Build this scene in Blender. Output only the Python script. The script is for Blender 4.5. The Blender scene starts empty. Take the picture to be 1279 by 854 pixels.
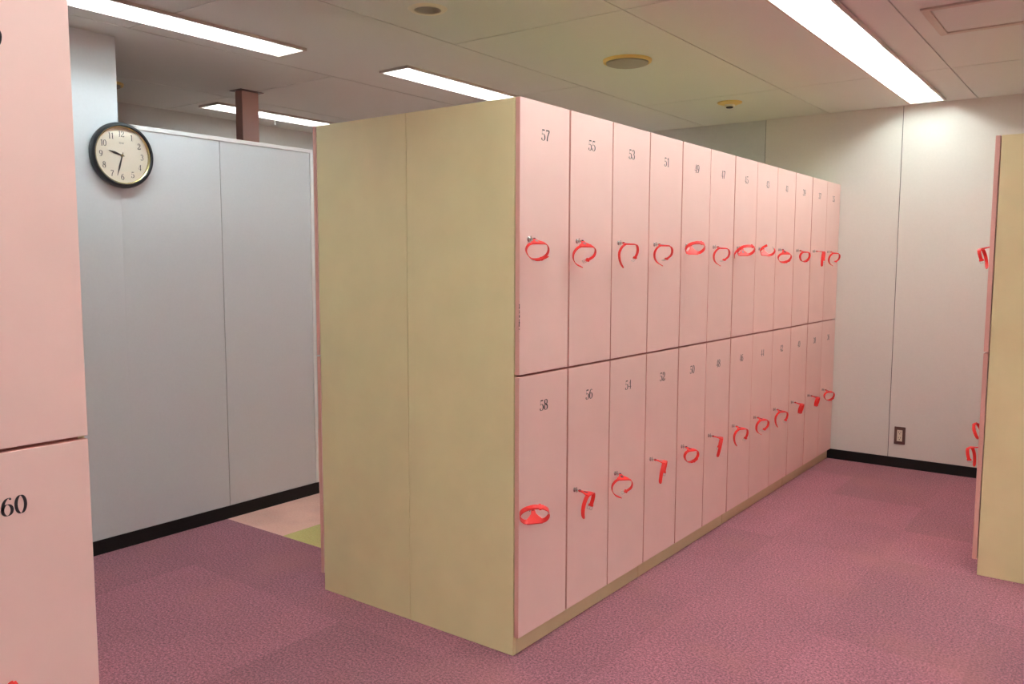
import bpy, bmesh, math, random
from mathutils import Vector, Matrix
random.seed(7)
S = bpy.context.scene
COL = S.collection
PI = math.pi

# ------------------------------------------------------------------ materials
def lin(c):
    out = []
    for v in c:
        v /= 255.0
        out.append(v / 12.92 if v <= 0.04045 else ((v + 0.055) / 1.055) ** 2.4)
    return (*out, 1.0)

def mat(name, rgb, rough=0.5, metal=0.0, noise=0.0, nscale=40.0, bump=0.0, bscale=300.0, emit=None, strength=0.0, spec=0.5, coat=0.0):
    m = bpy.data.materials.new(name); m.use_nodes = True
    nt = m.node_tree; b = nt.nodes['Principled BSDF']
    b.inputs['Base Color'].default_value = lin(rgb)
    b.inputs['Roughness'].default_value = rough
    b.inputs['Metallic'].default_value = metal
    b.inputs['Specular IOR Level'].default_value = spec
    if coat:
        b.inputs['Coat Weight'].default_value = coat
        b.inputs['Coat Roughness'].default_value = 0.2
    tc = nt.nodes.new('ShaderNodeTexCoord')
    if noise:
        n = nt.nodes.new('ShaderNodeTexNoise'); n.inputs['Scale'].default_value = nscale
        n.inputs['Detail'].default_value = 4
        nt.links.new(tc.outputs['Object'], n.inputs['Vector'])
        mr = nt.nodes.new('ShaderNodeMapRange')
        mr.inputs['From Min'].default_value = 0.3; mr.inputs['From Max'].default_value = 0.7
        mr.inputs['To Min'].default_value = 1 - noise; mr.inputs['To Max'].default_value = 1 + noise
        nt.links.new(n.outputs['Fac'], mr.inputs['Value'])
        mx = nt.nodes.new('ShaderNodeVectorMath'); mx.operation = 'SCALE'
        mx.inputs[0].default_value = lin(rgb)[:3]
        nt.links.new(mr.outputs['Result'], mx.inputs['Scale'])
        nt.links.new(mx.outputs['Vector'], b.inputs['Base Color'])
    if bump:
        n2 = nt.nodes.new('ShaderNodeTexNoise'); n2.inputs['Scale'].default_value = bscale
        nt.links.new(tc.outputs['Object'], n2.inputs['Vector'])
        bp = nt.nodes.new('ShaderNodeBump'); bp.inputs['Strength'].default_value = bump
        bp.inputs['Distance'].default_value = 0.002
        nt.links.new(n2.outputs['Fac'], bp.inputs['Height'])
        nt.links.new(bp.outputs['Normal'], b.inputs['Normal'])
    if emit:
        b.inputs['Emission Color'].default_value = lin(emit)
        b.inputs['Emission Strength'].default_value = strength
    return m

def carpet_material():
    m = bpy.data.materials.new('carpet_tiles'); m.use_nodes = True
    nt = m.node_tree; N = nt.nodes; L = nt.links; b = N['Principled BSDF']
    b.inputs['Roughness'].default_value = 0.95
    b.inputs['Specular IOR Level'].default_value = 0.15
    b.inputs['Sheen Weight'].default_value = 0.25
    b.inputs['Sheen Roughness'].default_value = 0.5
    tc = N.new('ShaderNodeTexCoord')
    sep = N.new('ShaderNodeSeparateXYZ'); L.new(tc.outputs['Object'], sep.inputs[0])
    def M(op, a, bb=None, c=None):
        n = N.new('ShaderNodeMath'); n.operation = op
        for i, v in enumerate((a, bb, c)):
            if v is None: continue
            if isinstance(v, (int, float)): n.inputs[i].default_value = v
            else: L.new(v, n.inputs[i])
        return n.outputs[0]
    T = 0.545
    tx = M('DIVIDE', M('ADD', sep.outputs['X'], 1.855 + T * 20), T)
    ty = M('DIVIDE', M('ADD', sep.outputs['Y'], -0.36 + T * 20), T)
    fx, fy = M('FLOOR', tx), M('FLOOR', ty)
    cmb = N.new('ShaderNodeCombineXYZ'); L.new(fx, cmb.inputs[0]); L.new(fy, cmb.inputs[1])
    wn = N.new('ShaderNodeTexWhiteNoise'); wn.noise_dimensions = '2D'; L.new(cmb.outputs[0], wn.inputs['Vector'])
    # fine pile noise
    n1 = N.new('ShaderNodeTexNoise'); n1.inputs['Scale'].default_value = 105; n1.inputs['Detail'].default_value = 5
    n1.inputs['Roughness'].default_value = 0.85
    L.new(tc.outputs['Object'], n1.inputs['Vector'])
    n2 = N.new('ShaderNodeTexNoise'); n2.inputs['Scale'].default_value = 2.4; n2.inputs['Detail'].default_value = 5
    L.new(tc.outputs['Object'], n2.inputs['Vector'])
    n3 = N.new('ShaderNodeTexNoise'); n3.inputs['Scale'].default_value = 90; n3.inputs['Detail'].default_value = 2
    L.new(tc.outputs['Object'], n3.inputs['Vector'])
    ramp = N.new('ShaderNodeValToRGB')
    e = ramp.color_ramp.elements
    e[0].position = 0.40; e[0].color = lin((96, 48, 62))
    e[1].position = 0.60; e[1].color = lin((192, 120, 134))
    mid = e.new(0.5); mid.color = lin((150, 84, 99))
    L.new(n1.outputs['Fac'], ramp.inputs['Fac'])
    # the pink and the olive tiles beyond the first bank
    def mixc(fac, a, bcol):
        mx = N.new('ShaderNodeMix'); mx.data_type = 'RGBA'
        if isinstance(fac, (int, float)): mx.inputs[0].default_value = fac
        else: L.new(fac, mx.inputs[0])
        for i, v in ((6, a), (7, bcol)):
            if isinstance(v, tuple): mx.inputs[i].default_value = v
            else: L.new(v, mx.inputs[i])
        return mx.outputs[2]
    peach = mixc(n3.outputs['Fac'], lin((232, 166, 146)), lin((250, 208, 190)))
    olive = mixc(n3.outputs['Fac'], lin((184, 170, 90)), lin((228, 212, 134)))
    in_green = M('MULTIPLY', M('GREATER_THAN', sep.outputs['X'], -1.855), M('LESS_THAN', sep.outputs['Y'], 0.36 + T))
    far = mixc(in_green, peach, olive)
    in_far = M('MULTIPLY', M('LESS_THAN', sep.outputs['X'], -1.1), M('GREATER_THAN', sep.outputs['Y'], 0.36))
    col = mixc(in_far, ramp.outputs['Color'], far)
    # tile-to-tile tone, worn patches, seams
    tone = M('MULTIPLY_ADD', wn.outputs['Value'], 0.22, 0.89)
    worn = M('MULTIPLY_ADD', n2.outputs['Fac'], 0.40, 0.80)
    ex = M('ABSOLUTE', M('SUBTRACT', M('FRACT', tx), 0.5)); ey = M('ABSOLUTE', M('SUBTRACT', M('FRACT', ty), 0.5))
    seam = M('GREATER_THAN', M('MAXIMUM', ex, ey), 0.4972)
    sm = M('MULTIPLY_ADD', seam, -0.08, 1.0)
    k = M('MULTIPLY', M('MULTIPLY', tone, worn), sm)
    sc = N.new('ShaderNodeVectorMath'); sc.operation = 'SCALE'
    n4 = N.new('ShaderNodeTexNoise'); n4.inputs['Scale'].default_value = 1.6; n4.inputs['Detail'].default_value = 6
    L.new(tc.outputs['Object'], n4.inputs['Vector'])
    mr = N.new('ShaderNodeMapRange'); mr.inputs['From Min'].default_value = .52; mr.inputs['From Max'].default_value = .68
    mr.inputs['To Max'].default_value = .35
    L.new(n4.outputs['Fac'], mr.inputs['Value'])
    col = mixc(mr.outputs['Result'], col, lin((168, 104, 98)))
    L.new(col, sc.inputs[0]); L.new(k, sc.inputs['Scale'])
    L.new(sc.outputs['Vector'], b.inputs['Base Color'])
    bp = N.new('ShaderNodeBump'); bp.inputs['Strength'].default_value = 0.5; bp.inputs['Distance'].default_value = 0.006
    L.new(n1.outputs['Fac'], bp.inputs['Height']); L.new(bp.outputs['Normal'], b.inputs['Normal'])
    return m

PINK = (237, 200, 191)
M_ = dict(
    door=mat('pink_laminate', PINK, 0.42, noise=0.02, nscale=6),
    door_side=mat('pink_edge_banding', (214, 158, 146), 0.5),
    frame=mat('locker_interior_pink', (200, 128, 116), 0.6),
    panel=mat('beige_laminate', (224, 208, 160), 0.5, noise=0.035, nscale=5),
    plinth=mat('beige_plinth', (206, 186, 146), 0.45, noise=0.03, nscale=8),
    ink=mat('black_print', (38, 30, 34), 0.5),
    chrome=mat('chrome', (205, 205, 205), 0.18, 1.0),
    dark=mat('dark_hole', (25, 12, 12), 0.6),
    red=mat('red_plastic', (232, 46, 42), 0.48, noise=0.03, nscale=60, coat=0.08, spec=0.35),
    grey_label=mat('grey_label', (150, 110, 112), 0.4),
    dark_label=mat('dark_label', (70, 22, 28), 0.4),
    steel=mat('steel_buckle', (190, 180, 172), 0.3, 0.9),
    wall_left=mat('grey_wall_panel', (208, 212, 214), 0.5, noise=0.015, nscale=90, bump=0.05),
    wall_back=mat('cream_wall_panel', (217, 213, 205), 0.55, noise=0.015, nscale=90, bump=0.05),
    wall_grey=mat('grey_paint', (206, 207, 204), 0.6, noise=0.02, nscale=40),
    groove=mat('dark_joint', (92, 88, 84), 0.8),
    white=mat('white_trim', (236, 236, 234), 0.45),
    base=mat('black_vinyl', (24, 22, 20), 0.5, spec=0.3),
    ceiling=mat('ceiling_board', (212, 213, 206), 0.85, noise=0.02, nscale=120),
    cgroove=mat('ceiling_joint', (104, 94, 84), 0.9),
    channel=mat('white_enamel', (244, 244, 240), 0.35),
    lip=mat('fixture_lip', (196, 182, 168), 0.5),
    socket=mat('white_socket', (225, 222, 215), 0.4),
    yellow=mat('yellowed_plastic', (222, 190, 112), 0.5),
    grille=mat('grey_grille', (150, 142, 128), 0.6, noise=0.08, nscale=500),
    cream=mat('cream_plastic', (222, 212, 190), 0.45),
    reflector=mat('brushed_reflector', (214, 208, 198), 0.3, 0.75),
    brown=mat('brown_plastic', (96, 66, 58), 0.4),
    pillar=mat('brown_painted_steel', (190, 148, 140), 0.25, coat=0.5),
    clock_black=mat('black_clock_rim', (26, 28, 32), 0.35),
    clock_face=mat('cream_clock_face', (240, 230, 212), 0.5),
    gold=mat('gold_ring', (200, 182, 130), 0.25, 0.8),
    carpet=carpet_material(),
)
g = bpy.data.materials.new('clock_glass'); g.use_nodes = True
_n = g.node_tree.nodes; _n.remove(_n['Principled BSDF'])
_t = _n.new('ShaderNodeBsdfTransparent'); _g = _n.new('ShaderNodeBsdfGlossy'); _g.inputs['Roughness'].default_value = .02
_f = _n.new('ShaderNodeValue'); _f.outputs[0].default_value = .07; _m = _n.new('ShaderNodeMixShader')
for a_, b_ in ((_f.outputs[0], _m.inputs[0]), (_t.outputs[0], _m.inputs[1]), (_g.outputs[0], _m.inputs[2]), (_m.outputs[0], _n['Material Output'].inputs['Surface'])): g.node_tree.links.new(a_, b_)
M_['glass'] = g
def tube_mat(name, rgb, s):
    return mat(name, (240, 240, 240), 0.4, emit=rgb, strength=s)
K = 26.0
M_['tube_warm'] = tube_mat('tube_warm', (236, 250, 250), K * 1.0)
M_['tube_bright'] = tube_mat('tube_bright', (240, 250, 248), K * 1.9)  # stronger tube for the far-right row added as fill
M_['tube_cool'] = tube_mat('tube_cool', (230, 247, 255), K * 0.76)

# ------------------------------------------------------------------ mesh helpers
def box(bm, x0, x1, y0, y1, z0, z1, mi=0):
    if x0 > x1: x0, x1 = x1, x0
    if y0 > y1: y0, y1 = y1, y0
    vs = [bm.verts.new(p) for p in ((x0,y0,z0),(x1,y0,z0),(x1,y1,z0),(x0,y1,z0),(x0,y0,z1),(x1,y0,z1),(x1,y1,z1),(x0,y1,z1))]
    fs = []
    for f in ((0,3,2,1),(4,5,6,7),(0,1,5,4),(1,2,6,5),(2,3,7,6),(3,0,4,7)):
        fc = bm.faces.new([vs[i] for i in f]); fc.material_index = mi; fs.append(fc)
    return vs, fs

def lathe(bm, prof, frame, seg=32, mi=0, close=False):
    """prof: list of (radius, height) ; frame: (origin, u, v, w) ; w is the axis"""
    o, u, v, w = frame
    rings = []
    for r, h in prof:
        if r < 1e-6:
            rings.append([bm.verts.new(o + w * h)])
        else:
            rings.append([bm.verts.new(o + (u * math.cos(2*PI*i/seg) + v * math.sin(2*PI*i/seg)) * r + w * h) for i in range(seg)])
    for a, b in zip(rings, rings[1:]):
        for i in range(seg):
            j = (i + 1) % seg
            if len(a) == 1 and len(b) == 1: continue
            if len(a) == 1: f = bm.faces.new((a[0], b[i], b[j]))
            elif len(b) == 1: f = bm.faces.new((a[i], b[0], a[j]))
            else: f = bm.faces.new((a[i], b[i], b[j], a[j]))
            f.material_index = mi; f.smooth = True

def world_loc(o):
    p = Vector((0, 0, 0))
    while o: p += o.location; o = o.parent
    return p

def obj(name, bm, mats, parent=None, smooth=False, bevel=0, kind=None, recalc=True):
    if recalc: bmesh.ops.recalc_face_normals(bm, faces=bm.faces)
    xs = [v.co for v in bm.verts]
    c = Vector([(min(p[i] for p in xs) + max(p[i] for p in xs)) / 2 for i in range(3)])
    if parent is None: c.z = min(p.z for p in xs)
    bmesh.ops.translate(bm, verts=bm.verts, vec=-c)
    me = bpy.data.meshes.new(name); bm.to_mesh(me); bm.free()
    if not isinstance(mats, (list, tuple)): mats = [mats]
    if any(p.use_smooth for p in me.polygons): me.set_sharp_from_angle(angle=math.radians(38))
    for m in mats: me.materials.append(M_[m] if isinstance(m, str) else m)
    o = bpy.data.objects.new(name, me); COL.objects.link(o)
    if parent:
        o.parent = parent; o.location = c - world_loc(parent)
    else: o.location = c
    if smooth:
        for p in me.polygons: p.use_smooth = True
    if bevel:
        bv = o.modifiers.new('bevel', 'BEVEL'); bv.width = bevel; bv.segments = 2; bv.limit_method = 'ANGLE'; bv.angle_limit = math.radians(40)
    if kind: o['kind'] = kind
    return o

def thing(name, loc, label, cat, group=None):
    o = bpy.data.objects.new(name, None); COL.objects.link(o)
    o.location = loc; o.empty_display_size = 0.1
    o['label'] = label; o['category'] = cat
    if group: o['group'] = group
    return o

def struct(name, bm, mats, parent=None, **k):
    return obj(name, bm, mats, parent, kind=None if parent else 'structure', **k)

# ------------------------------------------------------------------ lettering
def arc(cx, cy, rx, ry, a0, a1, n=18):
    return [(cx + rx * math.cos(math.radians(a0 + (a1 - a0) * i / n)), cy + ry * math.sin(math.radians(a0 + (a1 - a0) * i / n))) for i in range(n + 1)]
def bez(p0, p1, p2, p3, n=14):
    return [tuple((1-t)**3*p0[k] + 3*(1-t)**2*t*p1[k] + 3*(1-t)*t*t*p2[k] + t**3*p3[k] for k in (0, 1)) for t in [i / n for i in range(n + 1)]]
def blob(x, y, r=0.06): return ('fill', arc(x, y, r, r, 0, 360, 10)[:-1])
SIX = [('s', arc(.25, .31, .19, .31, 0, 360, 28)), ('s', bez((.40, .95), (.22, 1.03), (.06, .78), (.06, .31))), blob(.38, .90, .05)]
DIG = {
 '0': [('s', arc(.25, .5, .19, .5, 0, 360, 32))],
 '1': [('w', [(.26, 0), (.26, .98)], .13), ('s', [(.08, .84), (.26, .98)]), ('w', [(.10, .015), (.42, .015)], .03)],
 '2': [('s', arc(.25, .73, .18, .27, 165, -25)), ('s', bez((.413, .62), (.36, .42), (.08, .30), (.04, .05))), ('w', [(.04, .05), (.45, .05)], .10), blob(.11, .74, .06), ('s', [(.45, .05), (.47, .24)])],
 '3': [('s', arc(.22, .76, .17, .24, 150, -90)), ('s', arc(.22, .27, .20, .27, 90, -150)), blob(.10, .83, .055), blob(.08, .17, .06)],
 '4': [('w', [(.36, 0), (.36, 1)], .12), ('w', [(.36, .98), (.03, .28)], .03), ('w', [(.03, .27), (.52, .27)], .045), ('w', [(.24, .015), (.48, .015)], .03)],
 '5': [('w', [(.12, .94), (.43, .94)], .11), ('w', [(.11, .97), (.09, .50)], .03), ('s', arc(.22, .30, .22, .30, 128, -150)), blob(.07, .18, .06)],
 '6': SIX,
 '7': [('w', [(.05, .94), (.47, .94)], .11), ('s', bez((.46, .93), (.40, .65), (.20, .5), (.20, 0))), ('w', [(.06, .97), (.05, .78)], .03)],
 '8': [('s', arc(.25, .76, .155, .24, 0, 360, 26)), ('s', arc(.25, .27, .195, .27, 0, 360, 28)), ('w', [(.14, .66), (.36, .40)], .09)],
 '9': [(s[0], [(.5 - x, 1 - y) for x, y in s[1]]) for s in SIX],
 'S': [('u', bez((.42, .85), (.35, 1.05), (.02, 1.0), (.08, .70)) + bez((.08, .70), (.14, .5), (.42, .5), (.42, .26)) + bez((.42, .26), (.42, -.06), (.08, -.06), (.05, .16)))],
 'E': [('w', [(.08, 0), (.08, 1)], .1), ('w', [(.08, .95), (.42, .95)], .1), ('w', [(.08, .5), (.38, .5)], .1), ('w', [(.08, .05), (.42, .05)], .1)],
 'I': [('w', [(.25, 0), (.25, 1)], .1)],
 'K': [('w', [(.08, 0), (.08, 1)], .1), ('w', [(.08, .42), (.44, 1)], .1), ('w', [(.2, .58), (.46, 0)], .1)],
 'O': [('u', arc(.25, .5, .2, .47, 0, 360, 24))],
}
ADV = {'1': .46}
def text(bm, s, h, c, right, up, nrm, mi=0, thin=.028, thick=.135, wide=1.0):
    tot = sum(ADV.get(ch, .54) for ch in s) * h * wide
    x = -tot / 2
    for ch in s:
        for st in DIG[ch]:
            P = lambda a, b: c + right * (x + a * h * wide) + up * ((b - .5) * h) + nrm * 0.0006
            if st[0] == 'fill':
                f = bm.faces.new([bm.verts.new(P(a, b)) for a, b in st[1]]); f.material_index = mi; continue
            pts = st[1]; L_ = []; R_ = []
            for i, p in enumerate(pts):
                a = pts[max(i - 1, 0)]; b2 = pts[min(i + 1, len(pts) - 1)]
                if st[0] == 's' and pts[0] == pts[-1] or (i in (0, len(pts)-1) and abs(pts[0][0]-pts[-1][0]) < 1e-6 and abs(pts[0][1]-pts[-1][1]) < 1e-6):
                    a = pts[i - 1] if i > 0 else pts[-2]; b2 = pts[i + 1] if i < len(pts) - 1 else pts[1]
                tx, ty = b2[0] - a[0], b2[1] - a[1]; l = math.hypot(tx, ty) or 1; tx /= l; ty /= l
                w = (st[2] if st[0] == 'w' else (.09 if st[0] == 'u' else thin + (thick - thin) * abs(ty) ** 1.6)) / 2
                L_.append(bm.verts.new(P(p[0] - ty * w, p[1] + tx * w))); R_.append(bm.verts.new(P(p[0] + ty * w, p[1] - tx * w)))
            for i in range(len(pts) - 1):
                f = bm.faces.new((L_[i], R_[i], R_[i + 1], L_[i + 1])); f.material_index = mi
        x += ADV.get(ch, .54) * h * wide

# ------------------------------------------------------------------ dimensions (metres)
H = 2.638           # ceiling
HB = 2.10           # locker height
HD = 0.0745         # plinth
HG = 1.0857         # joint between the upper and lower doors
YW = 4.106          # back wall
XL = -2.37          # left wall
XF = -4.022         # wall of the space beyond the partition
XR, YN = 6.2, -6.6  # walls behind the camera
DX = 0.5415         # depth of one cabinet
YE = 2.032          # end of the right bank

# ------------------------------------------------------------------ room
def build_room():
    bm = bmesh.new(); box(bm, XF - .1, XR + .1, YN - .1, YW + .1, -.1, 0)
    o = struct('floor', bm, 'carpet')
    # put the object origin at the world origin so the tile pattern keeps its place
    off = o.location.copy(); o.data.transform(Matrix.Translation(off)); o.location = (0, 0, 0)

    # back wall: panels with open joints
    bm = bmesh.new()
    xs = [XF - .1, -3.58, -2.575, -1.57, -.566, .440, 1.446, 2.45, 3.46, 4.46, 5.47, XR + .1]
    box(bm, xs[0], xs[-1], YW + .006, YW + .12, -.1, H + .2, 1)
    for a, b in zip(xs, xs[1:]):
        box(bm, a + .0025, b - .0025, YW, YW + .006, 0, H + .1, 2 if b < -.5 else 0)
    struct('wall_back', bm, ['wall_back', 'groove', 'wall_grey'])
    bm = bmesh.new(); box(bm, 0.001, 1.30, YW - .008, YW, 0, .0754); box(bm, XL, -1.11, YW - .008, YW, 0, .0754)
    struct('baseboard_back', bm, 'base', bevel=.002)

    # left wall: the full-height stretch with the clock, and the low partition that carries on from it
    bm = bmesh.new()
    box(bm, XL - .12, XL, YN, -.2, 0, H + .1)
    struct('wall_left', bm, 'wall_left')
    bm = bmesh.new()
    ys = [-.2, .385, 1.03]
    box(bm, XL - .05, XL - .004, ys[0], ys[-1], 0, 2.19, 1)
    for a, b in zip(ys, ys[1:]):
        box(bm, XL - .004, XL, a + (.0004 if a < 0 else .002), b - .002, 0, 2.19)
    struct('wall_partition', bm, ['wall_left', 'groove'])
    bm = bmesh.new(); box(bm, XL - .056, XL + .006, -.2, 1.05, 2.19, 2.212); box(bm, XL - .056, XL + .006, 1.03, 1.05, 0, 2.19)
    struct('trim_1', bm, 'white', bevel=.002)
    bm = bmesh.new(); box(bm, XL, XL + .008, YN, 1.05, 0, .0754)
    struct('baseboard_left', bm, 'base', bevel=.002)
    bm = bmesh.new(); box(bm, XF - .12, XF, YN, YW, 0, H + .1); struct('wall_far_left', bm, 'wall_grey')
    bm = bmesh.new(); box(bm, XR, XR + .12, YN, YW, 0, H + .1); struct('wall_right', bm, 'wall_back')
    bm = bmesh.new(); box(bm, XF - .1, XR + .1, YN - .12, YN, 0, H + .1); struct('wall_front', bm, 'wall_back')

# ceiling light rectangles: x0, x1, y0, y1, tube material
LIGHTS = [
 (.508, .724, 2.625, 3.975, 'tube_warm'), (.508, .724, 1.275, 2.625, 'tube_warm'), (.508, .724, -.075, 1.275, 'tube_warm'),
 (.508, .724, -1.425, -.075, 'tube_warm'), (.508, .724, -2.775, -1.425, 'tube_warm'),
 (-1.985, -1.77, -.84, .51, 'tube_cool'), (-1.985, -1.77, -2.19, -.84, 'tube_cool'),
 (-1.815, -1.60, 1.12, 2.47, 'tube_cool'), (-1.815, -1.60, 2.47, 3.82, 'tube_cool'),
 (-3.67, -3.455, 1.12, 2.47, 'tube_cool'),
 (.508, .724, -5.5, -4.15, 'tube_warm'),  # unseen fitting, added behind the camera for fill
] + [(x, x + .216, y, y + 1.35, 'tube_bright' if x > 4 else 'tube_warm') for x, yy in ((2.35, (-5.6, -4.2, -2.8)), (4.2, (-5.6, -4.2, -2.8, -1.4, 0, 1.4, 2.7))) for y in yy]  # rows added out of view on the right to brighten the lower doors
DL = (-.84, -.72, .335, .455)
HATCH = (.995, 1.56, 1.69, 2.20)
def subtract(rects, hole):
    out = []
    hx0, hx1, hy0, hy1 = hole
    for x0, x1, y0, y1 in rects:
        if hx0 >= x1 or hx1 <= x0 or hy0 >= y1 or hy1 <= y0: out.append((x0, x1, y0, y1)); continue
        a0, a1 = max(x0, hx0), min(x1, hx1)
        if a0 > x0: out.append((x0, a0, y0, y1))
        if a1 < x1: out.append((a1, x1, y0, y1))
        if hy0 > y0: out.append((a0, a1, y0, hy0))
        if hy1 < y1: out.append((a0, a1, hy1, y1))
    return out

def build_ceiling():
    bm = bmesh.new()
    gx = [XF - .1, -3.24, -2.165, -1.08, -.08, .910, 1.91, 2.91, 3.91, 4.91, 5.91, XR + .1]
    cuts = [[1.05], [-1.05, 1.05, 3.15], [-2.65, -.24, 2.18], [-3.28, -1.18, .925, 3.02], [-3.28, -1.18, .925, 3.02], [-3.28, -1.18, .925, 3.02], [-3.28, -1.18, .925, 3.02]] + [[-3.28, -1.18, .925, 3.02]] * 4
    G = .0034
    for i in range(len(gx) - 1):
        ys = [YN - .1] + cuts[i] + [YW + .1]
        for a, b in zip(ys, ys[1:]):
            r = [(gx[i] + G, gx[i + 1] - G, a + G, b - G)]
            for l in LIGHTS + [DL]: r = subtract(r, l[:4])
            for q in r: box(bm, q[0], q[1], q[2], q[3], H, H + .012, 0)
    r = [(XF - .1, XR + .1, YN - .1, YW + .1)]
    for l in LIGHTS + [DL]: r = subtract(r, l[:4])
    for q in r: box(bm, q[0], q[1], q[2], q[3], H + .012, H + .03, 1)
    box(bm, XF - .1, XR + .1, YN - .1, YW + .1, H + .14, H + .2, 1)
    struct('ceiling', bm, ['ceiling', 'cgroove'])

def build_light(L, label):
    x0, x1, y0, y1, tm = L
    cx, cy = (x0 + x1) / 2, (y0 + y1) / 2
    t = thing('ceiling_light', (cx, cy, H), label, 'light', 'fluorescent ceiling lights')
    bm = bmesh.new(); e = .0004; d = .095; th = .004; x0 += e; x1 -= e; y0 += e; y1 -= e
    # sloped white channel
    ix = .035
    for s, xa in ((1, x0), (-1, x1)):
        vs = [bm.verts.new(p) for p in ((xa, y0, H), (xa + s * th, y0, H), (xa + s * (ix + th), y0, H + d), (xa + s * ix, y0, H + d),
                                        (xa, y1, H), (xa + s * th, y1, H), (xa + s * (ix + th), y1, H + d), (xa + s * ix, y1, H + d))]
        for f in ((0,1,2,3),(4,7,6,5),(0,4,5,1),(1,5,6,2),(2,6,7,3),(3,7,4,0)): bm.faces.new([vs[i] for i in f])
    box(bm, x0 + ix, x1 - ix, y0, y1, H + d, H + d + th)
    for ya, yb in ((y0, y0 + th), (y1 - th, y1)):
        vs = [bm.verts.new(p) for p in ((x0, ya, H), (x1, ya, H), (x1 - ix, ya, H + d), (x0 + ix, ya, H + d), (x0, yb, H), (x1, yb, H), (x1 - ix, yb, H + d), (x0 + ix, yb, H + d))]
        for f in ((0,1,2,3),(4,7,6,5),(0,4,5,1),(1,5,6,2),(2,6,7,3),(3,7,4,0)): bm.faces.new([vs[i] for i in f])
    obj('housing', bm, 'channel', t)
    bm = bmesh.new(); w = .010
    wa, wb = (w if not any(abs(q[0] - L[0]) < .01 and abs(q[3] - L[2]) < .01 for q in LIGHTS) else 0), (w if not any(abs(q[0] - L[0]) < .01 and abs(q[2] - L[3]) < .01 for q in LIGHTS) else 0)
    box(bm, x0 - w, x0 + .002, y0 - wa, y1 + wb, H - .015, H - .0002); box(bm, x1 - .002, x1 + w, y0 - wa, y1 + wb, H - .015, H - .0002)
    near = not any(abs(q[0] - L[0]) < .01 and abs(q[3] - L[2]) < .01 for q in LIGHTS)
    far = not any(abs(q[0] - L[0]) < .01 and abs(q[2] - L[3]) < .01 for q in LIGHTS)
    if near: box(bm, x0, x1, y0 - w, y0 + .002, H - .015, H - .0002)
    if far: box(bm, x0, x1, y1 - .002, y1 + w, H - .015, H - .0002)
    obj('frame', bm, 'lip', t)
    zc = H + .048
    fr = (Vector((cx, y0 + .05, zc)), Vector((1, 0, 0)), Vector((0, 0, 1)), Vector((0, 1, 0)))
    ln = y1 - y0 - .10
    bm = bmesh.new(); lathe(bm, [(0, 0), (.0165, 0), (.0165, ln), (0, ln)], fr, 20)
    obj('tube', bm, tm, t, smooth=False)
    for yy in (y0 + .05, y1 - .05):
        s = -1 if yy < cy else 1
        bm = bmesh.new()
        lathe(bm, [(0, 0), (.021, 0), (.021, s * .022), (0, s * .022)], (Vector((cx, yy, zc)), fr[1], fr[2], fr[3]), 18)
        box(bm, cx - .016, cx + .016, yy, yy + s * .022, zc, H + d)
        obj('socket', bm, 'socket', t)
    return t

def ceiling_round(kind, x, y):
    fr = (Vector((x, y, H)), Vector((1, 0, 0)), Vector((0, 1, 0)), Vector((0, 0, -1)))
    if kind == 'downlight':
        t = thing('recessed_downlight', (x, y, H), 'round recessed downlight with cream rim and unlit mirrored cone in the ceiling', 'light')
        bm = bmesh.new(); lathe(bm, [(.059, .001), (.060, .007), (.080, .007), (.089, .0005), (.059, .001)], fr, 40); obj('rim', bm, 'cream', t)
        bm = bmesh.new(); lathe(bm, [(.0590, .0008), (.0590, -.02), (.050, -.055), (.0, -.062)], fr, 40); 
        obj('reflector', bm, 'reflector', t, recalc=True)
    elif kind == 'detector':
        t = thing('smoke_detector', (x, y, H), 'small yellowed round detector with dark centre on the ceiling near the back wall', 'detector')
        bm = bmesh.new(); lathe(bm, [(0, 0), (.085, 0), (.084, .008), (.055, .018), (0, .018)], fr, 36); obj('base', bm, 'yellow', t)
        bm = bmesh.new(); lathe(bm, [(.0, .018), (.036, .018), (.034, .032), (.0, .032)], fr, 24); obj('sensor', bm, 'cream', t)
        bm = bmesh.new(); lathe(bm, [(0, .0325), (.026, .0325), (.022, .040), (0, .041)], fr, 24); obj('sensor_cap', bm, 'dark', t)

def speaker(x, y, label):
    fr = (Vector((x, y, H)), Vector((1, 0, 0)), Vector((0, 1, 0)), Vector((0, 0, -1)))
    t = thing('ceiling_speaker', (x, y, H), label, 'speaker', 'round ceiling speakers')
    bm = bmesh.new(); lathe(bm, [(.0, .0), (.137, 0), (.134, .012), (.124, .016), (.118, .010), (0, .010)], fr, 48); obj('ring', bm, 'yellow', t)
    bm = bmesh.new(); lathe(bm, [(0, .010), (.117, .010), (.117, .020), (.105, .024), (0, .025)], fr, 48); obj('grille', bm, 'grille', t)

def hatch():
    x0, x1, y0, y1 = HATCH
    t = thing('ceiling_hatch', ((x0 + x1) / 2, (y0 + y1) / 2, H), 'square access hatch with a raised frame in the ceiling, right of the long light', 'hatch')
    bm = bmesh.new(); f = .035
    for a, b, c, d in ((x0, x1, y0, y0 + f), (x0, x1, y1 - f, y1), (x0, x0 + f, y0 + f, y1 - f), (x1 - f, x1, y0 + f, y1 - f)):
        box(bm, a, b, c, d, H - .010, H - .0003)
    obj('frame', bm, 'lip', t, bevel=.002)
    bm = bmesh.new(); box(bm, x0 + f + .004, x1 - f - .004, y0 + f + .004, y1 - f - .004, H - .004, H - .0003); obj('panel', bm, 'ceiling', t)

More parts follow.
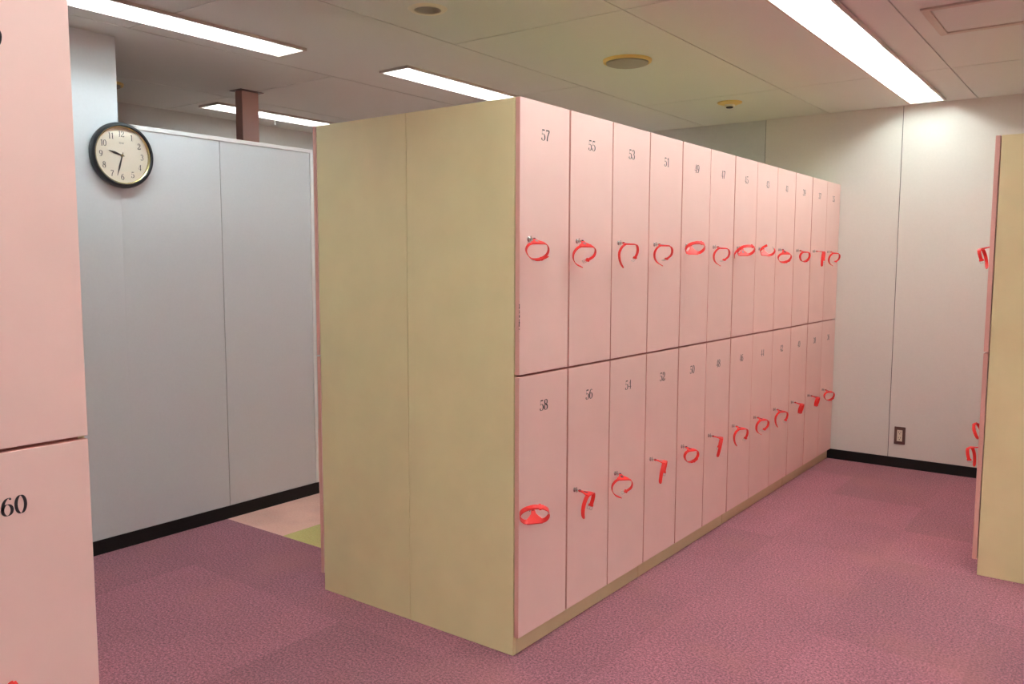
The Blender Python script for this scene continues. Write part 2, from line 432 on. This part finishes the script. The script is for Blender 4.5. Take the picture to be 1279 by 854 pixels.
# ------------------------------------------------------------------ lockers
def cabinet(xf, d, ys, label, group, depth=DX, end_lo=False, end_hi=False, numbers=None, gp=(.003, .004, .0035, .004)):
    """xf: x of the carcass front, d: +1 / -1 the way the doors face, ys: door edges"""
    y0, y1 = min(ys), max(ys)
    ys = sorted(ys)
    xb = xf - d * depth
    t = thing('locker_cabinet', ((xf + xb) / 2, (y0 + y1) / 2, 0), label, 'locker', group)
    ea, eb = (.018 if end_lo else .001), (.018 if end_hi else .001)
    bm = bmesh.new(); box(bm, xf - d * .001, xb + d * .001, y0 + ea, y1 - eb, HD, HB - .002); obj('carcass', bm, 'panel', t)
    bm = bmesh.new(); box(bm, xf - d * .001, xf + d * .002, y0 + ea, y1 - eb, HD + .004, HB - .006)
    obj('face_frame', bm, 'frame', t)
    bm = bmesh.new(); box(bm, xf, xb + d * .001, y0 + ea, y1 - eb - .0015, 0, HD); obj('plinth', bm, 'plinth', t, bevel=.0015)
    for flag, a, b in ((end_lo, y0, y0 + .018), (end_hi, y1 - .018, y1)):
        if flag:
            bm = bmesh.new(); box(bm, xf, xb + d * .0012, a, b, 0, HB); obj('end_panel', bm, 'panel', t, bevel=.0015)
    n = len(ys) - 1
    for i in range(n):
        for up in (0, 1):
            a, b = ys[i] + gp[i], ys[i + 1] - gp[i + 1]
            if i == 0 and end_lo: a = ys[0] + .0005
            z0, z1 = (HG + .004, HB) if up else (HD + .001, HG - .004)
            bm = bmesh.new(); vs, fs = box(bm, xf + d * .0045, xf + d * .0248, a, b, z0, z1, 0)
            for f in fs:
                f.normal_update()
            bmesh.ops.recalc_face_normals(bm, faces=bm.faces)
            for f in bm.faces:
                if abs(f.normal.x) < .5: f.material_index = 1
            door = obj('locker_door', bm, ['door', 'door_side'], t, bevel=.0016)
            # lock on the viewer's left
            yl = (ys[i] + .055) if d > 0 else (ys[i + 1] - .055)
            zl = 1.592 if up else .572
            X = xf + d * .0248
            bm = bmesh.new()
            fr = (Vector((X, yl, zl)), Vector((0, 1, 0)), Vector((0, 0, 1)), Vector((d, 0, 0)))
            lathe(bm, [(0, 0), (.0095, 0), (.0095, .003), (.0075, .0045), (.0055, .005), (.0055, .010), (.0045, .011), (0, .011)], fr, 20)
            box(bm, X + d * .010, X + d * .0130, yl - .0018, yl + .0018, zl - .009, zl + .012)
            obj('lock', bm, 'chrome', door)
            if numbers and numbers[i][up]:
                bm = bmesh.new()
                yc = (ys[i] + ys[i + 1]) / 2 - .004 * d
                right = Vector((0, d, 0))
                text(bm, numbers[i][up], .041, Vector((X, yc, 1.982 if up else .958)), right, Vector((0, 0, 1)), Vector((d, 0, 0)), wide=1.28)
                obj('number', bm, 'ink', door, recalc=False)
    return t

# ------------------------------------------------------------------ wristband keys
def crom(pts, n=6):
    P = [Vector(p) for p in pts]; P = [P[0] * 2 - P[1]] + P + [P[-1] * 2 - P[-2]]
    out = []
    for i in range(1, len(P) - 2):
        for k in range(n):
            t = k / n; a, b, c, d = P[i - 1], P[i], P[i + 1], P[i + 2]
            out.append(.5 * ((2 * b) + (c - a) * t + (2 * a - 5 * b + 4 * c - d) * t * t + (3 * b - a - 3 * c + d) * t ** 3))
    out.append(P[-2]); return out
AC = .046       # distance from the pivot to the middle of the strap
def strap(bm, F, pts, w0=.0165, w1=.015, th=.0026, tip=0, n=6):
    """pts: (s, n, da) ; sweeps a flat band, its width along the key axis"""
    C = crom([(p[0], p[1], p[2] if len(p) > 2 else 0) for p in pts], n)
    rings = []
    N = len(C)
    for i, p in enumerate(C):
        a, b = C[max(i - 1, 0)], C[min(i + 1, N - 1)]
        t = Vector((b.x - a.x, b.y - a.y)); t.normalize(); nx, ny = -t.y, t.x
        f = i / (N - 1); w = w0 + (w1 - w0) * f
        if tip and f > 1 - tip: w *= max(.35, math.sqrt(max(0, 1 - ((f - 1 + tip) / tip) ** 2)))
        h = th / 2
        rings.append([bm.verts.new(F(AC + p.z + sa * w / 2, p.x + nx * h * sn, p.y + ny * h * sn)) for sa, sn in ((-1, -1), (1, -1), (1, 1), (-1, 1))])
    for A, B in zip(rings, rings[1:]):
        for k in range(4): bm.faces.new((A[k], A[(k + 1) % 4], B[(k + 1) % 4], B[k]))
    bm.faces.new(rings[0]); bm.faces.new(rings[-1])
    return C
CLOSED = [(.020, 0), (.033, -.004), (.042, -.018), (.042, -.036), (.030, -.052), (.008, -.061), (-.016, -.060), (-.034, -.046), (-.043, -.026), (-.036, -.007), (-.020, 0)]
ROUND = [(.020, 0), (.036, -.005), (.047, -.022), (.044, -.044), (.026, -.058), (0, -.062), (-.026, -.058), (-.044, -.044), (-.047, -.022), (-.036, -.005), (-.020, 0)]
OPENL = [(-.018, .001), (-.034, -.009), (-.046, -.030), (-.044, -.056), (-.028, -.078), (.002, -.094)]
OPENL2 = [(-.018, .001), (-.036, -.012), (-.047, -.036), (-.044, -.062), (-.034, -.084), (-.020, -.102)]
OPENR = [(.018, .001), (.036, -.006), (.044, -.022), (.041, -.042), (.026, -.056), (.010, -.064)]
OPENR2 = [(.018, .001), (.036, -.003), (.044, -.018), (.044, -.036), (.038, -.052), (.031, -.062)]
TALL = [(s_, n_ * 1.3) for s_, n_ in ROUND]
def mirror(c): return [(-p[0],) + tuple(p[1:]) for p in c]

def band(X, y, z, d, style, yaw, droop, roll, label, group, tag='grey', scale=1.0):
    t = thing('wristband_key', (X, y, z), label, 'key', group)
    base = Vector((X, y, z)); R0 = Matrix.Rotation(0 if d > 0 else PI, 3, 'Z')
    R = R0 @ Matrix.Rotation(math.radians(yaw), 3, 'Z') @ Matrix.Rotation(math.radians(droop), 3, 'Y') @ Matrix.Rotation(math.radians(roll), 3, 'X')
    piv = base + R0 @ Vector((.027, 0, 0))
    F = lambda a, s, n: piv + (R @ Vector((a, s, n))) * scale
    # key blade, straight out of the cylinder
    bm = bmesh.new(); vs, _ = box(bm, .0125, .030, -.0011, .0011, -.0042, .0042)
    for v in vs: v.co = base + R0 @ v.co
    obj('key', bm, 'steel', t)
    # holder: a flat plate that widens from the rivet to the strap
    bm = bmesh.new()
    out = [(-.006, -.004), (-.006, .004), (.004, .0065), (.016, .0085), (.026, .016), (.0375, .026), (.0545, .026), (.0545, -.026), (.0375, -.026), (.026, -.016), (.016, -.0085), (.004, -.0065)]
    lo = [bm.verts.new(F(a, s, -.0022)) for a, s in out]; hi = [bm.verts.new(F(a, s, .0026)) for a, s in out]
    bm.faces.new(lo[::-1]); bm.faces.new(hi)
    for i in range(len(out)):
        j = (i + 1) % len(out); bm.faces.new((lo[i], lo[j], hi[j], hi[i]))
    hold = obj('key_holder', bm, 'red', t, bevel=.0008)
    bm = bmesh.new()
    fr = (F(.0005, 0, -.0042), (F(1, 0, 0) - F(0, 0, 0)).normalized(), (F(0, 1, 0) - F(0, 0, 0)).normalized(), (F(0, 0, 1) - F(0, 0, 0)).normalized())
    lathe(bm, [(0, 0), (.0042, 0), (.0042, .0086), (0, .0086)], fr, 12)
    obj('rivet', bm, 'dark', hold)
    for sgn in ((1, -1) if roll > 90 else (1,)):
        bm = bmesh.new()
        zz = .0026 if sgn > 0 else -.0022
        if roll > 90 and sgn > 0: continue
        vv = [bm.verts.new(F(a, s, zz + sgn * q)) for q in (0, .0006) for a, s in ((.018, -.0055), (.018, .0055), (.036, .0055), (.036, -.0055))]
        for f in ((0, 1, 2, 3), (4, 5, 6, 7), (0, 1, 5, 4), (1, 2, 6, 5), (2, 3, 7, 6), (3, 0, 4, 7)): bm.faces.new([vv[i] for i in f])
        if style not in ('up', 'upopen'): obj('number_window', bm, 'grey_label' if tag == 'grey' else 'dark_label', hold)
        else: bm.free()
    def buckle(p, dirv, par):
        bm = bmesh.new(); dx, dy = dirv; l = math.hypot(dx, dy); dx /= l; dy /= l
        W = .0105; Ln = .0125; r = .0011
        def bar(a0, q0, a1, q1):
            P0 = F(AC + a0, p[0] + dx * q0, p[1] + dy * q0); P1 = F(AC + a1, p[0] + dx * q1, p[1] + dy * q1)
            w = (P1 - P0).normalized(); u = w.orthogonal().normalized(); v = w.cross(u)
            lathe(bm, [(0, 0), (r, 0), (r, (P1 - P0).length), (0, (P1 - P0).length)], (P0, u, v, w), 8)
        bar(-W, 0, W, 0); bar(-W, Ln, W, Ln); bar(-W, 0, -W, Ln); bar(W, 0, W, Ln); bar(0, 0, .001, Ln)
        obj('buckle', bm, 'steel', par)
    def keeper(p, dirv, par):
        bm = bmesh.new(); dx, dy = dirv; l = math.hypot(dx, dy); dx /= l; dy /= l; nx, ny = -dy, dx
        vs = [bm.verts.new(F(AC + a, p[0] + dx * q + nx * h, p[1] + dy * q + ny * h)) for a in (-.0105, .0105) for q, h in ((-.004, -.0036), (.004, -.0036), (.004, .0036), (-.004, .0036))]
        for f in ((0,1,2,3),(4,7,6,5),(0,4,5,1),(1,5,6,2),(2,6,7,3),(3,7,4,0)): bm.faces.new([vs[i] for i in f])
        obj('keeper', bm, 'red', par, bevel=.0008)
    if style in ('closed', 'up', 'uptail'):
        c = TALL if style != 'closed' else CLOSED
        bm = bmesh.new(); strap(bm, F, c, .0165, .0165)
        if style == 'closed': strap(bm, F, [(-.006, -.0645), (.012, -.0650), (.030, -.058), (.047, -.050)], .014, .012, tip=.3)
        if style == 'uptail': strap(bm, F, [(.03, -.078), (.044, -.064), (.054, -.036), (.056, -.005), (.046, .022), (.038, .04)], .013, .011, tip=.3)
        if style == 'up': strap(bm, F, [(-.03, -.0775), (0, -.0850), (.026, -.0795)], .014, .012, tip=.3)
        st = obj('strap', bm, 'red', t, smooth=False)
        if style == 'closed': buckle((-.020, -.0615), (1, -.15), st); keeper((.020, -.0600), (1, .45), st)
        else: buckle((-.046, -.050), (.4, -1), st); keeper((-.018, -.0790), (1, -.1), st)
    else:
        A, B = {'open': (OPENL, OPENR), 'long': (OPENL2, OPENR2), 'flip': (mirror(OPENR2), mirror(OPENL)),
                'upopen': (mirror(OPENR)[:5], mirror(OPENL)[:5])}[style]
        bm = bmesh.new()
        CA = strap(bm, F, A, tip=.15); 
        stA = obj('strap', bm, 'red', t)
        bm = bmesh.new(); CB = strap(bm, F, B, .0165, .0155)
        stB = obj('strap', bm, 'red', t)
        tgt, par = (CB, stB) if style in ('open', 'long') else (CA, stA)
        dv = (tgt[-1] - tgt[-2]); keeper(tgt[-4], (dv.x, dv.y), par); buckle(tgt[-1], (dv.x, dv.y), par)
    return t

# ------------------------------------------------------------------ build
build_room()
build_ceiling()
lab = ['long fluorescent ceiling light over the pink lockers, ending near the back wall',
       'fluorescent ceiling light over the right aisle, second from the back wall',
       'fluorescent ceiling light over the right aisle, cut by the top edge of the view',
       'fluorescent ceiling light over the right aisle, level with the camera side of the lockers',
       'fluorescent ceiling light over the right aisle, nearest the camera',
       'fluorescent ceiling light in front of the grey wall, at the top left above the clock',
       'fluorescent ceiling light above the near end of the grey wall, behind the other left light',
       'fluorescent ceiling light showing above the beige end panel of the middle bank',
       'fluorescent ceiling light behind the pink locker bank, the far one by the back wall',
       'fluorescent ceiling light beyond the grey partition, behind the brown post'] + ['fluorescent ceiling light behind the camera over the middle', ] + ['fluorescent ceiling light of the %s row outside the right edge, %s from the back wall' % (a, b) for a, bb in (('first', ('third', 'second', 'first')), ('second', ('seventh', 'sixth', 'fifth', 'fourth', 'third', 'second', 'first'))) for b in bb]
for i, (L, s) in enumerate(zip(LIGHTS, lab)):
    o = build_light(L, s)
    if i == 9: T = o
# pull cord on the last one
bm = bmesh.new(); box(bm, -3.447, -3.4445, 1.60, 1.6025, H - .075, H - .008); lathe(bm, [(0, 0), (.006, 0), (.004, .022), (0, .022)], (Vector((-3.4457, 1.6012, H - .095)), Vector((1, 0, 0)), Vector((0, 1, 0)), Vector((0, 0, 1))), 10)
obj('pull_cord', bm, 'white', T)
ceiling_round('downlight', -.78, .395)
ceiling_round('detector', -.52, 3.25)
speaker(-.515, 1.755, 'round ceiling speaker with yellowed ring and grey grille, above the pink lockers')
speaker(-3.50, .30, 'round ceiling speaker half hidden behind the wall edge above the clock')
hatch()

# brown post beyond the partition
bm = bmesh.new(); box(bm, -3.02, -2.945, .955, 1.085, 0, H - .004)
t = thing('steel_post', (-2.98, 1.02, 0), 'glossy brown square post rising behind the low grey partition', 'post')
obj('post', bm, 'pillar', t, bevel=.004)
bm = bmesh.new(); box(bm, -3.045, -2.92, .93, 1.11, H - .004, H - .0003); obj('ceiling_flange', bm, 'brown', t)

# the double bank in the middle
E12 = [0, .334, .671, 1.010, 1.355, 1.694, 2.030, 2.372, 2.720, 3.069, 3.425, 3.770, 4.104]
GAPS = [.003, .0055, .0035, .004, .005, .003, .0055, .002, .0025, .004, .006, .002, .002]
where = ['nearest, with the beige end panel facing the camera', 'second from the camera', 'third from the camera', 'farthest, against the back wall']
for k in range(4):
    ys = E12[3 * k:3 * k + 4]
    nums = [(str(58 - 2 * (3 * k + i)), str(57 - 2 * (3 * k + i))) for i in range(3)]
    cabinet(0, 1, ys, 'pink six-door locker cabinet, aisle side of the middle bank, ' + where[k].replace(', with the beige end panel facing the camera', ''), 'locker cabinets of the middle bank', end_lo=(k == 0), numbers=nums, gp=GAPS[3 * k:3 * k + 4])
    cabinet(-2 * DX, -1, ys, 'pink locker cabinet, rear side of the middle bank, ' + ['with thin door edge showing', 'second from its near end', 'third from its near end', 'against the back wall'][k], 'locker cabinets of the middle bank', end_lo=(k == 0))
# chipped laminate on the near edge of door 57
d57 = [o for o in bpy.data.objects if o.name.startswith('locker_door')][1]
bm = bmesh.new()
for k in range(16):
    zz = 1.262 + .006 * k + random.uniform(-.004, .004); xx = random.uniform(.0218, .0240)
    box(bm, xx, .0252, .0001, random.choice((.0009, .0015, .0026)), zz, zz + random.uniform(.002, .008))
obj('edge_chip', bm, 'dark', d57)
# left foreground, right bank
XLC = -.1908
YL0 = -1.487
cabinet(XLC, 1, [YL0, YL0 - .341, YL0 - .682, YL0 - 1.023], 'pink locker cabinet with doors 59 and 60 filling the left foreground', 'other locker cabinets', end_hi=True, numbers=[(None, None), (None, None), ('60', '59')])
XRC = YE and 1.303
cabinet(XRC, -1, [YE, YE + .341, YE + .682, YE + 1.023], 'locker cabinet at the right edge, its plain beige end facing the camera', 'other locker cabinets', end_lo=True)
cabinet(XRC, -1, [YE + 1.023, YE + 1.364, YE + 1.705, YE + 2.07], 'locker cabinet hidden behind the right-hand one, against the back wall', 'other locker cabinets')

G1, G2 = 'wristband keys on the upper doors', 'wristband keys on the lower doors'
# style, yaw, droop, roll, tag
UP = [('closed', -36, 20, 0, 'grey'), ('open', -38, 26, 0, 'grey'), ('long', -28, 8, 0, 'grey'), ('open', -34, 8, 0, 'grey'),
      ('up', -44, 52, 180, 'grey'), ('open', -36, 10, 0, 'grey'), ('uptail', -44, 54, 180, 'grey'), ('upopen', -48, 48, 170, 'grey'),
      ('closed', -44, 32, 0, 'dark'), ('closed', -26, 14, 0, 'grey'), ('long', 10, 4, 0, 'grey'), ('open', -34, 14, 0, 'grey')]
LO = [('up', -46, 38, 186, 'grey'), ('long', 8, 10, 0, 'dark'), ('flipx', -44, 14, 0, 'dark'), ('long', 17, 9, 0, 'grey'),
      ('closed', -26, 10, 0, 'dark'), ('long', 23, 11, 0, 'grey'), ('long', -30, 8, 0, 'dark'), ('open', -28, 8, 0, 'dark'),
      ('long', -32, 8, 0, 'dark'), ('closed', 4, 12, 0, 'dark'), ('closed', 4, 12, 0, 'dark'), ('closed', -36, 12, 0, 'dark')]
desc = {'closed': 'buckled ring hanging down', 'open': 'open strap curling down', 'long': 'strap open, long end hanging',
        'up': 'buckled and turned upward', 'uptail': 'turned upward with loose tail', 'upopen': 'turned up with its ends apart'}
ORD = ['nearest', 'second', 'third', 'fourth', 'fifth', 'sixth', 'seventh', 'eighth', 'ninth', 'tenth', 'eleventh', 'last']
for i in range(12):
    for row, (tbl, z, g) in enumerate(((UP, 1.592, G1), (LO, .572, G2))):
        st, yw, dr, rl, tg = tbl[i]
        if st == 'flipx': st = 'open'
        num = (57 if row == 0 else 58) - 2 * i
        band(.0248, E12[i] + .055, z, 1, st, yw, dr, rl, 'red wristband key on %s door, %s column, %s' % ('upper' if row == 0 else 'lower', ORD[i], desc[st]), g, tg, 1.15 if (row, i) == (1, 0) else 1.0)
band(XLC + .0248, YL0 - .341 + .055, 1.592, 1, 'closed', -10, 12, 0, 'red wristband key on locker 59, left foreground', G1)
band(XLC + .0248, YL0 - .341 + .055, .572, 1, 'up', 20, 46, 180, 'red wristband key on locker 60, at the bottom left corner', G2)
band(XRC - .0248, YE + .341 - .055, 1.592, -1, 'long', -8, 14, 0, 'red wristband key sticking out from the right-hand cabinet, upper door', G1)
band(XRC - .0248, YE + .341 - .055, .572, -1, 'long', -10, 10, 0, 'red wristband key sticking out from the right-hand cabinet, lower door', G2)
band(XRC - .0248, YE + .682 - .055, .572, -1, 'up', -10, 20, 180, 'red wristband key turned up behind the lower one at the right-hand cabinet', G2)

# ------------------------------------------------------------------ clock
def clock():
    c = Vector((XL, -.197, 2.047)); R = .165
    t = thing('wall_clock', c, 'round black wall clock with cream face hung on the grey wall', 'clock')
    r, u, n = Vector((0, 1, 0)), Vector((0, 0, 1)), Vector((1, 0, 0))
    c = c + n * .0008
    fr = (c, r, u, n)
    bm = bmesh.new(); lathe(bm, [(0, 0), (R - .006, 0), (R, .008), (R, .026), (R - .006, .036), (R - .016, .038), (R - .022, .032), (R - .025, .014), (0, .014)], fr, 64)
    obj('rim', bm, 'clock_black', t)
    bm = bmesh.new(); lathe(bm, [(R - .0255, .0145), (R - .0255, .030), (R - .021, .0335), (R - .0195, .032)], fr, 64); obj('inner_ring', bm, 'gold', t)
    bm = bmesh.new(); lathe(bm, [(0, .0142), (R - .026, .0142), (R - .026, .0165), (0, .0165)], fr, 64); face = obj('dial', bm, 'clock_face', t)
    bm = bmesh.new()
    cf = c + n * .0165
    for k in range(1, 13):
        a = math.radians(90 - 30 * k); rr = .108
        text(bm, str(k), .030, cf + r * (rr * math.cos(a)) + u * (rr * math.sin(a)), r, u, n, wide=1.1, thick=.12, thin=.035)
    text(bm, 'SEIKO', .0085, cf + u * .062, r, u, n, wide=1.1)
    obj('numerals', bm, 'ink', face, recalc=False)
    def hand(name, deg, ln, w, h, tail):
        a = math.radians(90 - deg); dv = r * math.cos(a) + u * math.sin(a); pv = dv.cross(n)
        bm = bmesh.new(); out = [(-tail, .35 * w), (0, .5 * w), (ln * .55, w), (ln, .12 * w), (ln, -.12 * w), (ln * .55, -w), (0, -.5 * w), (-tail, -.35 * w)]
        lo = [bm.verts.new(c + dv * x + pv * y + n * h) for x, y in out]; hi = [bm.verts.new(c + dv * x + pv * y + n * (h + .001)) for x, y in out]
        bm.faces.new(lo); bm.faces.new(hi[::-1])
        for i in range(8): j = (i + 1) % 8; bm.faces.new((lo[i], lo[j], hi[j], hi[i]))
        obj(name, bm, 'ink', t)
    hand('hour_hand', 286, .072, .0062, .0185, .012)
    hand('minute_hand', 196, .108, .0048, .0205, .016)
    bm = bmesh.new(); lathe(bm, [(0, .0165), (.006, .0165), (.006, .024), (0, .024)], fr, 16); obj('hub', bm, 'gold', t)
    bm = bmesh.new(); lathe(bm, [(0, .029), (R - .0258, .029), (R - .0258, .0305), (0, .0312)], fr, 64); obj('glass', bm, 'glass', t)
clock()

# ------------------------------------------------------------------ outlet
def outlet():
    x, z, y = .5175, .241, YW
    t = thing('wall_outlet', (x, y, z), 'brown double socket plate low on the cream back wall', 'outlet')
    bm = bmesh.new(); box(bm, x - .038, x + .038, y - .007, y - .0003, z - .065, z + .065); obj('plate', bm, 'brown', t, bevel=.002)
    bm = bmesh.new(); box(bm, x - .0185, x + .0185, y - .0095, y - .007, z - .042, z + .042); s = obj('socket', bm, 'cream', t, bevel=.001)
    bm = bmesh.new()
    for dz in (.021, -.021):
        for dx in (-.007, .007): box(bm, x + dx - .0014, x + dx + .0014, y - .0100, y - .0094, z + dz + .001, z + dz + .011)
        box(bm, x - .003, x + .003, y - .0100, y - .0094, z + dz - .010, z + dz - .005)
    obj('slots', bm, 'dark', s)
outlet()

# ------------------------------------------------------------------ camera, world, colour
cam = bpy.data.cameras.new('camera'); co = bpy.data.objects.new('camera', cam); COL.objects.link(co)
yaw, pitch, roll, f = .6405, -.0948, .0026, 1032.68
cam.sensor_fit = 'HORIZONTAL'; cam.sensor_width = 36; cam.lens = f / 1279 * 36
cam.clip_start = .02
r = Vector((math.cos(yaw), math.sin(yaw), 0)); fw = Vector((-math.sin(yaw), math.cos(yaw), 0))
fwd = fw * math.cos(pitch) + Vector((0, 0, math.sin(pitch))); up = -fw * math.sin(pitch) + Vector((0, 0, math.cos(pitch)))
r2 = r * math.cos(roll) + up * math.sin(roll); u2 = -r * math.sin(roll) + up * math.cos(roll)
m = Matrix((r2, u2, -fwd)).transposed().to_4x4(); m.translation = Vector((1.8178, -2.4503, 1.5031))
co.matrix_world = m
S.camera = co
w = bpy.data.worlds.new('world'); S.world = w; w.use_nodes = True
w.node_tree.nodes['Background'].inputs[0].default_value = (.5, .5, .5, 1); w.node_tree.nodes['Background'].inputs[1].default_value = .05
S.view_settings.view_transform = 'Standard'; S.view_settings.look = 'None'
S.view_settings.gamma = 1; S.view_settings.use_curve_mapping = False
S.view_settings.exposure = 0.86
S.cycles.max_bounces = 10; S.cycles.diffuse_bounces = 7
